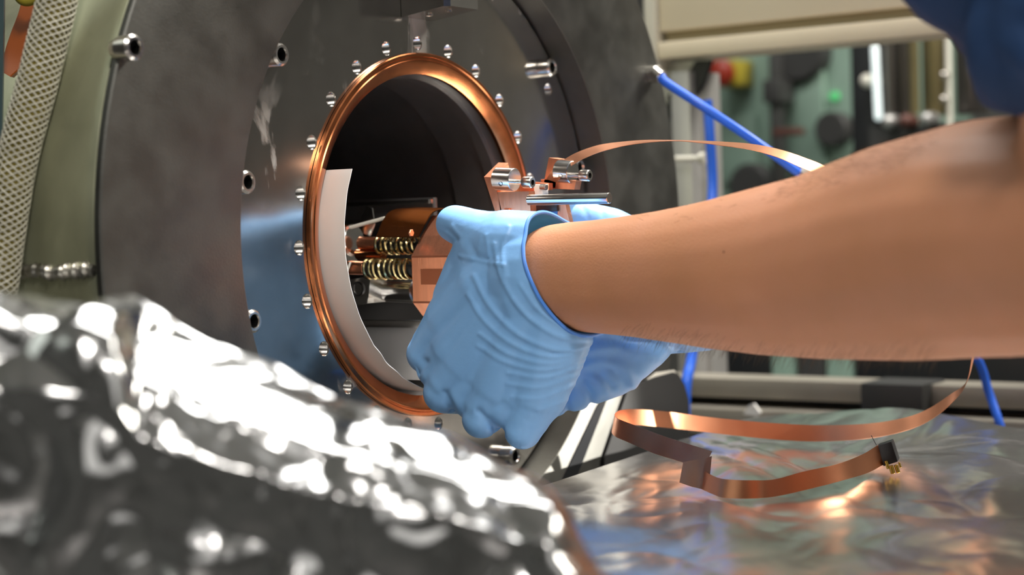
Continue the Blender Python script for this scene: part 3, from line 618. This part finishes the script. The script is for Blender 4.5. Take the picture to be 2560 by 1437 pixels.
# fine arm hair along the forearm edges
co = np.array([v.co[:] for v in bm_.vertices]) + wloc(person); nr = np.array([v.normal[:] for v in bm_.vertices])
rel = co - CAM; dep = rel @ D; px_ = W / 2 + F * (rel @ R) / dep; py_ = H / 2 - F * (rel @ U) / dep
vd = rel / np.linalg.norm(rel, axis=1)[:, None]; edge = np.abs((nr * vd).sum(1))
idx = [i for i in range(len(co)) if dep[i] < .93 and 1560 < px_[i] < 2350 and edge[i] < .45]
ha = MB(); random.shuffle(idx); axis = P(1500, 690, .905) - P(2400, 600, .735); axis /= np.linalg.norm(axis)
for i in idx[:1500]:
    low_ = py_[i] > 700
    if not low_ and px_[i] < 1950 and random.random() < .9: continue
    g = axis * random.uniform(.3, 1.0) + nr[i] * random.uniform(.35, .8) + np.array([0, 0, -.25]) + np.array([random.uniform(-.3, .3) for _ in range(3)]); g /= np.linalg.norm(g)
    Lh = random.uniform(.003, .0075) * (1 if low_ else .7); q = [co[i] + g * Lh * t + np.array([0, 0, -1]) * Lh * .25 * t * t for t in (0, .35, .7, 1)]
    ha.tube(q, [.00006, .00005, .00004, .00002], 3, cap=False)
obj('arm_hair', ha, MT['hair'], body, kind='stuff')
# small moles
for (x, y, r) in ((1810, 628, .0008), (2195, 815, .0006), (2060, 770, .0005), (1560, 735, .0004)):
    c = P(x, y, .7); dirv = ray(x, y); 
    k = int(np.argmin((px_ - x) ** 2 + (py_ - y) ** 2 + (dep > .95) * 1e6 + (edge < .3) * 1e6)); p = co[k]
    obj('mole', MB().lathe(p - nr[k] * .0002, nr[k], [(0, r), (.0004, r * .6), (.0005, .00001)], 10), mat('mole_skin', (0.2, 0.08, 0.04), 0.6), body)

# --- glove of the near hand
g = MB()
MCP = {'i': (1064, 885, .962, .0112), 'm': (1108, 982, .952, .0116), 'r': (1204, 1046, .938, .0112), 'p': (1307, 1077, .926, .0104)}
chain(g, [(1345, 650, .928, .026), (1230, 720, .938, .0225), (1140, 800, .952, .0180), (1085, 860, .96, .0130), MCP['i']])
chain(g, [(1365, 690, .925, .028), (1260, 800, .935, .0225), (1180, 900, .945, .0185), (1128, 955, .95, .0140), MCP['m']])
chain(g, [(1385, 730, .922, .027), (1310, 850, .929, .0225), (1255, 960, .935, .0180), (1220, 1015, .937, .0135), MCP['r']])
chain(g, [(1388, 772, .921, .0250), (1372, 880, .922, .0205), (1345, 985, .925, .0165), (1322, 1040, .926, .0125), MCP['p']])
chain(g, [(1240, 770, .937, .0215), (1150, 870, .949, .0175), (1092, 920, .957, .0118)])
chain(g, [(1300, 820, .932, .0225), (1220, 925, .942, .0180), (1165, 985, .946, .0128)])
chain(g, [(1350, 870, .925, .0215), (1300, 970, .931, .0170), (1268, 1018, .932, .0125)])
# thumb: metacarpal, proximal, distal
chain(g, [(1345, 625, .926, .0215), (1265, 612, .93, .0195), (1205, 590, .938, .0145), (1165, 570, .948, .0118), (1136, 559, .960, .0108)])
chain(g, [(1235, 640, .937, .0190), (1190, 710, .946, .0165), (1130, 800, .954, .0160)])
chain(g, [(1205, 612, .938, .0150), (1168, 660, .948, .0120), (1128, 740, .957, .0105)])
# wrist inside the cuff, a little looser than the arm
chain(g, [(1345, 690, .928, .0312), (1410, 691, .922, .0312), (1500, 692, .905, .0318), (1560, 692, .893, .0328)])
chain(g, [(1345, 735, .927, .0285), (1430, 705, .919, .0305)])
# fingers: bent away round the instrument
def W3(p): return P(*p[:3])
for key, dirs in (('i', [(-.004, .034, -.004), (-.002, .020, .016), (.0, -.002, .018)]), ('m', [(-.014, .036, -.006), (-.006, .024, .018), (0, -.002, .02)]), ('r', [(-.019, .034, -.002), (-.008, .022, .019), (0, -.002, .02)]), ('p', [(-.022, .029, .002), (-.008, .018, .016), (0, -.002, .016)])):
    p = W3(MCP[key]); r = MCP[key][3]
    for dv in dirs: q = p + np.array(dv); g.capsule(p, r, q, r * .93); p = q; r *= .93
gm = blob(g, .0009, .5, 14)
def cut(me, p, n):
    b = bmesh.new(); b.from_mesh(me); geom = b.verts[:] + b.edges[:] + b.faces[:]
    r = bmesh.ops.bisect_plane(b, geom=geom, plane_co=Vector(p), plane_no=Vector(n), clear_outer=True)
    b.to_mesh(me); loop = [e for e in b.edges if e.is_boundary]
    chainv = []
    if loop:
        adj = {}
        for e in loop:
            for a_, c_ in ((e.verts[0], e.verts[1]), (e.verts[1], e.verts[0])): adj.setdefault(a_.index, []).append(c_.index)
        best = []
        seen = set()
        for s0_ in adj:
            if s0_ in seen: continue
            cur, prev, path = s0_, None, []
            while cur is not None and cur not in seen:
                seen.add(cur); path.append(cur); nx = [q for q in adj[cur] if q != prev and q not in seen]; prev, cur = cur, (nx[0] if nx else None)
            if len(path) > len(best): best = path
        b.verts.ensure_lookup_table(); chainv = [np.array(b.verts[i].co[:]) for i in best]
    b.free(); return chainv
pa, pb, pc = P(1372, 524, .926), P(1406, 798, .900), P(1288, 640, .896)
nrm = np.cross(pb - pa, pc - pa); nrm /= np.linalg.norm(nrm)
if nrm @ (P(2000, 670, .81) - pa) < 0: nrm = -nrm
rim = cut(gm, pa, nrm)
# latex folds gathered below the wrist: ridges that follow the cuff and fade into the back of the hand
gv = np.empty(len(gm.vertices) * 3); gm.vertices.foreach_get('co', gv); gv = gv.reshape(-1, 3); gn = np.array([v.normal[:] for v in gm.vertices])
relg = gv - CAM; dg_ = relg @ D; gx = W / 2 + F * (relg @ R) / dg_; gy = H / 2 - F * (relg @ U) / dg_
dist = -((gv - pa) @ nrm); pole = P(1490, 850, .915); dp = np.linalg.norm(gv - pole, axis=1)
low2 = np.array([mn.noise(Vector(p) * 70) for p in gv]) * .0002
gv2 = gv + gn * low2[:, None]
# a few long drawn folds from the thumb root down the wrist edge
arcs = [([(1476, 850), (1390, 838), (1310, 780), (1258, 700), (1236, 610)], 5, .0009), ([(1440, 838), (1350, 778), (1300, 710)], 4, .0006), ([(1478, 862), (1400, 876), (1300, 838), (1225, 765), (1185, 690)], 5, .0009),
        ([(1470, 872), (1385, 892), (1285, 862), (1210, 800), (1170, 735)], 4.5, .0007), ([(1465, 884), (1375, 908), (1275, 886), (1200, 835)], 4, .0006), ([(1460, 898), (1365, 924), (1270, 908), (1195, 865)], 4, .0005), ([(1452, 915), (1360, 944), (1270, 932)], 4, .0005),
        ([(1446, 935), (1355, 968), (1270, 960)], 4, .0004), ([(1436, 962), (1350, 996), (1280, 992)], 4, .0004), ([(1420, 1000), (1345, 1026)], 4, .00035), ([(1478, 866), (1430, 880), (1380, 884)], 3.5, -.0006), ([(1150, 640), (1200, 652), (1262, 664)], 3.5, .0005), ([(1262, 660), (1268, 690)], 4, .0005), ([(1272, 568), (1256, 620), (1262, 690)], 4, .0006), ([(1216, 590), (1222, 640)], 4, .0005), ([(1118, 575), (1140, 598)], 5, -.0005), ([(1130, 566), (1150, 590)], 4, .0004),
        ([(1112, 985), (1136, 1042)], 7, -.0016), ([(1196, 1030), (1248, 1082)], 7, -.0016), ([(1040, 938), (1062, 905)], 7, -.0014)]
for (pts, wd_, am) in arcs:
    cv = catmull([(q[0], q[1], 0) for q in pts], 14)[:, :2]
    sel = np.where((gx > cv[:, 0].min() - 20) & (gx < cv[:, 0].max() + 20) & (gy > cv[:, 1].min() - 20) & (gy < cv[:, 1].max() + 20) & (dg_ < .955))[0]
    dd = np.min((gx[sel, None] - cv[None, :, 0]) ** 2 + (gy[sel, None] - cv[None, :, 1]) ** 2, axis=1)
    gv2[sel] += gn[sel] * (1.15 * am * np.exp(-dd / (2 * wd_ ** 2)))[:, None]
gm.vertices.foreach_set('co', gv2.ravel()); gm.update()
glove = frommesh('glove', gm, MT['glove'], person); glove['label'] = 'near glove gripping the instrument with the cuff pulled at the wrist'
glove.modifiers.new('sol', 'SOLIDIFY').thickness = .0003
if rim:
    rr = np.array(rim + [rim[0]]); rr = rr[::3]
    rr = np.vstack([rr, rr[:1]])
    for _ in range(3): rr[1:-1] = .5 * rr[1:-1] + .25 * (rr[:-2] + rr[2:])
    obj('cuff_bead', MB().tube(rr, .0011, 8), MT['cuffbead'], glove)
# --- glove of the far hand
g2 = MB()
chain(g2, [(1470, 590, .995, .0165), (1500, 640, .998, .026), (1495, 760, .998, .028), (1480, 880, .995, .0245)])
chain(g2, [(1500, 720, 1.0, .032), (1600, 735, 1.0, .0365), (1700, 725, 1.0, .0375), (1760, 720, .995, .037)])
chain(g2, [(1400, 545, .99, .0085), (1460, 550, .99, .0110), (1530, 570, .992, .0120), (1590, 600, .995, .012)])
chain(g2, [(1380, 1012, .985, .0076), (1440, 985, .985, .0100), (1530, 930, .99, .0150), (1620, 850, .995, .0150)])
chain(g2, [(1440, 900, .985, .0105), (1500, 905, .985, .0125), (1580, 890, .99, .0150), (1660, 800, .995, .0180)])
chain(g2, [(1430, 940, .982, .0095), (1500, 945, .983, .0120), (1560, 925, .99, .0120)])
for (y0, l_) in ((640, 1330), (720, 1300), (800, 1300), (880, 1320)): chain(g2, [(1480, y0, .998, .011), (1400, y0 + 6, .996, .0098), (l_ + 60, y0 + 4, .985, .009)])
gm2 = blob(g2, .0014, .5, 6)
gv = np.array([v.co[:] for v in gm2.vertices]); gn = np.array([v.normal[:] for v in gm2.vertices]); relg = gv - CAM; dg_ = relg @ D; gx = W / 2 + F * (relg @ R) / dg_; gy = H / 2 - F * (relg @ U) / dg_
dsp = np.zeros(len(gv))
for (pts, wd_, am) in (([(1450, 880), (1530, 870), (1640, 895)], 10, .0022), ([(1440, 925), (1500, 905), (1560, 925), (1580, 960)], 9, .002), ([(1455, 960), (1475, 990), (1480, 1020)], 7, -.0022), ([(1500, 935), (1530, 970)], 7, -.002), ([(1410, 990), (1420, 1030)], 8, -.002), ([(1470, 850), (1600, 850), (1700, 880)], 8, -.0018), ([(1500, 520), (1510, 545)], 5, -.0006), ([(1460, 520), (1470, 545)], 5, -.0006)):
    cv = catmull([(q[0], q[1], 0) for q in pts], 10)[:, :2]; dd = np.min((gx[:, None] - cv[None, :, 0]) ** 2 + (gy[:, None] - cv[None, :, 1]) ** 2, axis=1)
    dsp += np.where(dg_ < 1.0, am * np.exp(-dd / (2 * wd_ ** 2)), 0)
gv2 = gv + gn * dsp[:, None]; gm2.vertices.foreach_set('co', gv2.ravel()); gm2.update()
frommesh('glove', gm2, MT['glove'], person)['label'] = 'far glove behind the forearm with its loose cuff showing below'
# --- blue shirt: sleeve over the near upper arm, far sleeve and shoulders
sh = MB(); chain(sh, [(2925, 60, .655, .066), (2770, -110, .66, .068), (2610, -300, .665, .070), (2700, -600, .70, .078), (3050, -800, .80, .125), (3300, -650, .87, .085), (3230, -50, .90, .066)]); chain(sh, [(2662, 64, .64, .0405), (2940, 60, .64, .045)])
sm = blob(sh, .003, .5, 6); v_ = np.array([v.co[:] for v in sm.vertices]); n_ = np.array([v.normal[:] for v in sm.vertices])
fold = np.array([abs(mn.noise(Vector((p[0] * 30, p[1] * 30, p[2] * 14)))) * .016 + mn.noise(Vector(p) * 60) * .003 for p in v_]); v_ = v_ + n_ * (fold - .004)[:, None]
sm.vertices.foreach_set('co', v_.ravel()); sm.update(); frommesh('shirt', sm, MT['shirt'], person)

# ================================================================== blue air tubes and push-in fitting
fx = onx(1645, 184, XP + .01)
t1 = catmull([P(1652, 190, 1.19), P(1668, 208, 1.188), P(1760, 268, 1.18), P(1880, 348, 1.18), P(2005, 438, 1.19), P(2160, 560, 1.22), P(2330, 720, 1.25), P(2440, 890, 1.26), P(2472, 980, 1.26), P(2500, 1062, 1.25), P(2520, 1130, 1.25)], 10)
bt = thing('blue_tube', t1[-1], 'long blue air tube running from the plate bolt down behind the forearm to the foil', 'tube', 'blue air tubes')
obj('tube_body', MB().tube(t1, .0032, 14), MT['bluetube'], bt)
obj('tube_fitting', MB().cyl(P(1636, 178, 1.196), P(1656, 194, 1.19), .0046, seg=18), MT['bolt'], bt)
obj('tube_clip', MB().lathe(P(2019, 431, 1.18), -D, [(0, .0001), (0, .005), (.004, .0045), (.005, .002), (.005, .0001)], 18), MT['white'], bt)
t2 = catmull([P(1768, 250, 1.42), P(1774, 330, 1.42), P(1781, 480, 1.42), P(1768, 640, 1.40), P(1745, 780, 1.38), P(1728, 900, 1.36), P(1716, 960, 1.35), P(1712, 1060, 1.35), P(1712, 1250, 1.35), P(1712, 1250, 1.35) * np.array([1, 1, 0]) + np.array([0, 0, ZF + .25]), P(1712, 1250, 1.35) * np.array([1, 1, 0]) + np.array([0, 0, ZF + .003])], 10)
obj('blue_tube', MB().tube(t2, .0043, 14), MT['bluetube'], label='shorter blue air tube hanging vertically in front of the aluminium post', cat='tube', group='blue air tubes')

# ================================================================== rack, cabinet and machinery behind
YR = .52
def bxp(x0, y0, x1, y1, Y, depth, bev=.002):           # box whose front face spans two pixels on the plane y = Y
    a = ony(x0, y0, Y); b = ony(x1, y1, Y); return MB().box((a[0], Y, a[2]), (b[0], Y + depth, b[2]), bev)
def boxz(xa, xb, Y, depth, za_, zb_, bev=.002): return MB().box((xa, Y, za_), (xb, Y + depth, zb_), bev)
xa = ony(1648, 100, YR)[0]; xb = ony(2900, 100, YR)[0]
cb = thing('cream_cabinet', ((xa + xb) / 2, YR + .2, ony(1980, 118, YR)[2]), 'cream enamelled cabinet with a recessed groove on the rack above the arm', 'cabinet')
zA, zB, zC, zD = ony(1980, -400, YR)[2], ony(1980, 46, YR)[2], ony(1980, 74, YR)[2], ony(1980, 119, YR)[2]
obj('upper_panel', boxz(xa, xb, YR, .05, zB, zA), MT['cream'], cb); obj('lower_rail', boxz(xa, xb, YR - .004, .05, zD, zC), MT['cream'], cb)
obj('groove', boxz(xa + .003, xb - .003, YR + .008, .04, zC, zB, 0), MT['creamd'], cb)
obj('corner_post', boxz(xa - .012, xa - .001, YR - .006, .03, zD - .01, zA), MT['white'], cb)
rk = thing('equipment_rack', (.6, YR + .3, ZF), 'aluminium profile rack standing behind the forearm with posts and double rails', 'rack')
def post(x0, x1, y, Y, dp, name='post', m='alu', zt_=None):
    a = ony(x0, y, Y)[0]; b = ony(x1, y, Y)[0]; return obj(name, boxz(a, b, Y, dp, ZF, zt_ if zt_ else zD - .012), MT[m], rk)
post(1682, 1730, 450, YR, .03); post(1741, 1768, 450, YR + .02, .03); post(1729, 1743, 450, YR + .012, .02, 'post_slot', 'dark')
zr1, zr2 = ony(1950, 938, YR)[2], ony(1950, 987, YR)[2]; zr3, zr4 = ony(1950, 1008, YR)[2], ony(1950, 1075, YR)[2]
xr0 = ony(1690, 960, YR)[0]; xr1 = ony(2900, 960, YR)[0]
obj('rail', boxz(xr0, xr1, YR - .035, .04, zr2, zr1, .002), MT['alud'], rk); obj('rail', boxz(xr0, xr1, YR - .05, .04, zr4, zr3, .002), MT['alud'], rk)
obj('rail_web', boxz(xr0, xr1, YR - .01, .02, zr3 - .001, zr2 + .001, 0), MT['dark'], rk)
a = ony(2150, 960, YR - .055); b = ony(2305, 960, YR - .055); obj('rail_shadow_block', boxz(a[0], b[0], YR - .055, .05, zr4 + .005, zr1 + .002, .002), MT['dark'], rk)  # dark block standing in for the arm's shadow across the rails
obj('rack_foot_rail', boxz(xr0, xr1, YR, .04, ZF, ZF + .05), MT['alud'], rk); obj('post', boxz(xr1 - .05, xr1, YR, .04, ZF, zD - .012), MT['alu'], rk)
gs = [ony(x, y, YR + .018) for x, y in ((1652, 157), (1738, 153), (1700, 212), (1690, 240), (1660, 262))]
obj('corner_gusset', MB().prism(gs, (0, .006, 0)), MT['alu'], rk, smooth=False)
gs = [ony(x, y, YR + .010) for x, y in ((1740, 152), (1776, 150), (1758, 205), (1737, 240), (1735, 330), (1712, 290), (1695, 258), (1672, 300), (1668, 240), (1700, 214))]
obj('corner_brace', MB().prism(gs, (0, .006, 0)), MT['black'], rk, smooth=False)
pg = MB().cyl(ony(1690, 397, YR - .012), ony(1752, 396, YR - .012), .0026, seg=16); pg.cyl(ony(1750, 396, YR - .012), ony(1763, 396, YR - .012), .0054, seg=18)
obj('rack_peg', pg, MT['white'], rk)
pw = ony(1883, 1035, YR - .055)
obj('paper_scrap', MB().prism([ony(x, y, YR - .056) for x, y in ((1862, 1034), (1876, 1012), (1888, 1008), (1904, 1030), (1898, 1040))], (0, -.003, 0)), MT['paper'], label='small white paper scrap stuck upright at the rail behind the foil', cat='paper scrap', smooth=False)
# machinery further back
YM = 1.55
mc = thing('green_machine', (.9, YM + .3, ZF), 'pale green machine housing far behind the rack, out of focus', 'machine')
a = ony(1700, 300, YM)[0]; b = ony(2135, 300, YM)[0]
obj('housing', boxz(a, b, YM, .5, ZF, .75, .01), MT['green'], mc)
def mpart(name, x0, y0, x1, y1, Y, dp, m, parent=mc, bev=.003): return obj(name, bxp(x0, y0, x1, y1, Y, dp, bev), MT[m], parent)
mpart('dark_pillar', 1920, 135, 1948, 470, YM - .06, .03, 'dark'); mpart('pillar_collar', 1905, 200, 1950, 255, YM - .07, .05, 'dark')
mpart('grab_handle', 1930, 322, 1992, 336, YM - .10, .03, 'brown')
for (x, y, r) in ((2075, 322, .026), (1870, 465, .035), (1990, 130, .045), (2010, 480, .03)):
    c = ony(x, y, YM - .03); obj('round_port', MB().cyl((c[0], YM - .03, c[2]), (c[0], YM + .01, c[2]), r, seg=28), MT['dark'], mc)
mpart('cover_plate', 1960, 180, 2060, 420, YM - .015, .02, 'green'); mpart('cover_plate', 1800, 290, 1890, 450, YM - .015, .02, 'green')
c = ony(2083, 240, YM - .01); obj('indicator_lamp', MB().cyl((c[0], YM - .01, c[2]), (c[0], YM + .005, c[2]), .006, seg=20), MT['lampgreen'], mc)
es = thing('emergency_stop', ony(1806, 215, YM - .06), 'red mushroom button on a yellow box fixed to the green machine', 'emergency stop')
obj('yellow_box', bxp(1778, 152, 1842, 214, YM - .06, .0595, .006), MT['yellow'], es)
c = ony(1796, 182, YM - .09); obj('red_button', MB().lathe((c[0], YM - .06, c[2]), (0, -1, 0), [(0, .012), (.015, .012), (.018, .021), (.03, .02), (.036, .010), (.037, .0001)], 28), MT['red'], es)
YK = 1.25
dk = thing('dark_column', (ony(2160, 300, YK)[0], YK + .1, ZF), 'black upright column left of the bright light tube', 'column')
a = ony(2128, 300, YK)[0]; b = ony(2186, 300, YK)[0]; obj('column_body', boxz(a, b, YK, .1, ZF, .62, .004), MT['black'], dk)
c = ony(2168, 202, YK - .02); obj('column_knob', MB().capsule((c[0], YK - .02, c[2]), .009, (c[0], YK + .01, c[2]), .006), MT['white'], dk)
YL = 1.15
q0, q1 = ony(2187, 122, YK - .03), ony(2196, 292, YK - .03)
cn = thing('steel_canister', (ony(2320, 300, YK)[0], YK + .15, ZF), 'tall canister assembly with steel and brass columns behind the sleeve', 'canister')
obj('light_tube', MB().capsule(q0, .0048, q1, .0048), MT['lampwhite'], cn)
def col(name, x0, x1, yt_, yb_, Y, m):
    a = ony(x0, (yt_ + yb_) / 2, Y); b = ony(x1, (yt_ + yb_) / 2, Y); r = (b[0] - a[0]) / 2; cx = (a[0] + b[0]) / 2
    return obj(name, MB().lathe((cx, Y + r, ony((x0 + x1) / 2, yb_, Y)[2]), (0, 0, 1), [(0, .0001), (0, r * .94), (.004, r), (ony((x0 + x1) / 2, yt_, Y)[2] - ony((x0 + x1) / 2, yb_, Y)[2], r), (ony((x0 + x1) / 2, yt_, Y)[2] - ony((x0 + x1) / 2, yb_, Y)[2], .0001)], 28), MT[m], cn)
col('steel_column', 2198, 2236, 60, 292, YK - .02, 'glasssteel'); col('steel_column', 2232, 2272, 60, 290, YK, 'glasssteel'); col('brass_column', 2270, 2293, 60, 284, YK - .03, 'olive'); col('brass_column', 2294, 2360, 60, 288, YK, 'olive')
col('white_rod', 2362, 2376, 60, 322, YK - .04, 'white'); col('steel_column', 2376, 2455, 60, 285, YK, 'glasssteel')
for (x, y, r) in ((2221, 303, .009), (2318, 297, .009), (2265, 302, .009)):
    c = ony(x, y, YK - .04); obj('canister_foot', MB().capsule((c[0], YK - .04, c[2]), r, (c[0], YK - .02, c[2]), r), MT['alu'] if x != 2265 else MT['brown'], cn)
for (x, y) in ((2358, 187), (2358, 247)):
    c = ony(x, y, YK - .05); obj('canister_screw', MB().capsule((c[0], YK - .05, c[2]), .0042, (c[0], YK - .03, c[2]), .0042), MT['bolt'], cn)
obj('canister_base', MB().box((ony(2190, 350, YK)[0], YK - .02, ZF), (ony(2480, 350, YK)[0], YK + .2, ony(2300, 312, YK)[2])), MT['dark'], cn)
YN = 1.0
for k, (x0, x1, m, lb) in enumerate(((1800, 1925, 'black', 'black low box under the forearm beside the rail'), (1925, 1985, 'green', 'narrow pale green case between the dark boxes above the rail'), (1990, 2060, 'dark', 'dark grey case in the row above the rail'), (2062, 2130, 'green', 'wider green case in the row above the rail'), (2135, 2600, 'black', 'long black case at the end of the row above the rail'))):
    a = ony(x0, 800, YN)[0]; b = ony(x1, 800, YN)[0]
    obj('equipment_case', MB().box((a, YN, ZF), (b, YN + .2, ony(x0, 620, YN)[2]), .004), MT[m], label=lb, cat='case', group='cases in a row behind the rack')

# ------------------------------------------------------------------ lift everything so that the floor is z = 0
for o in S.objects:
    if o.parent is None: o.location.z += Z0
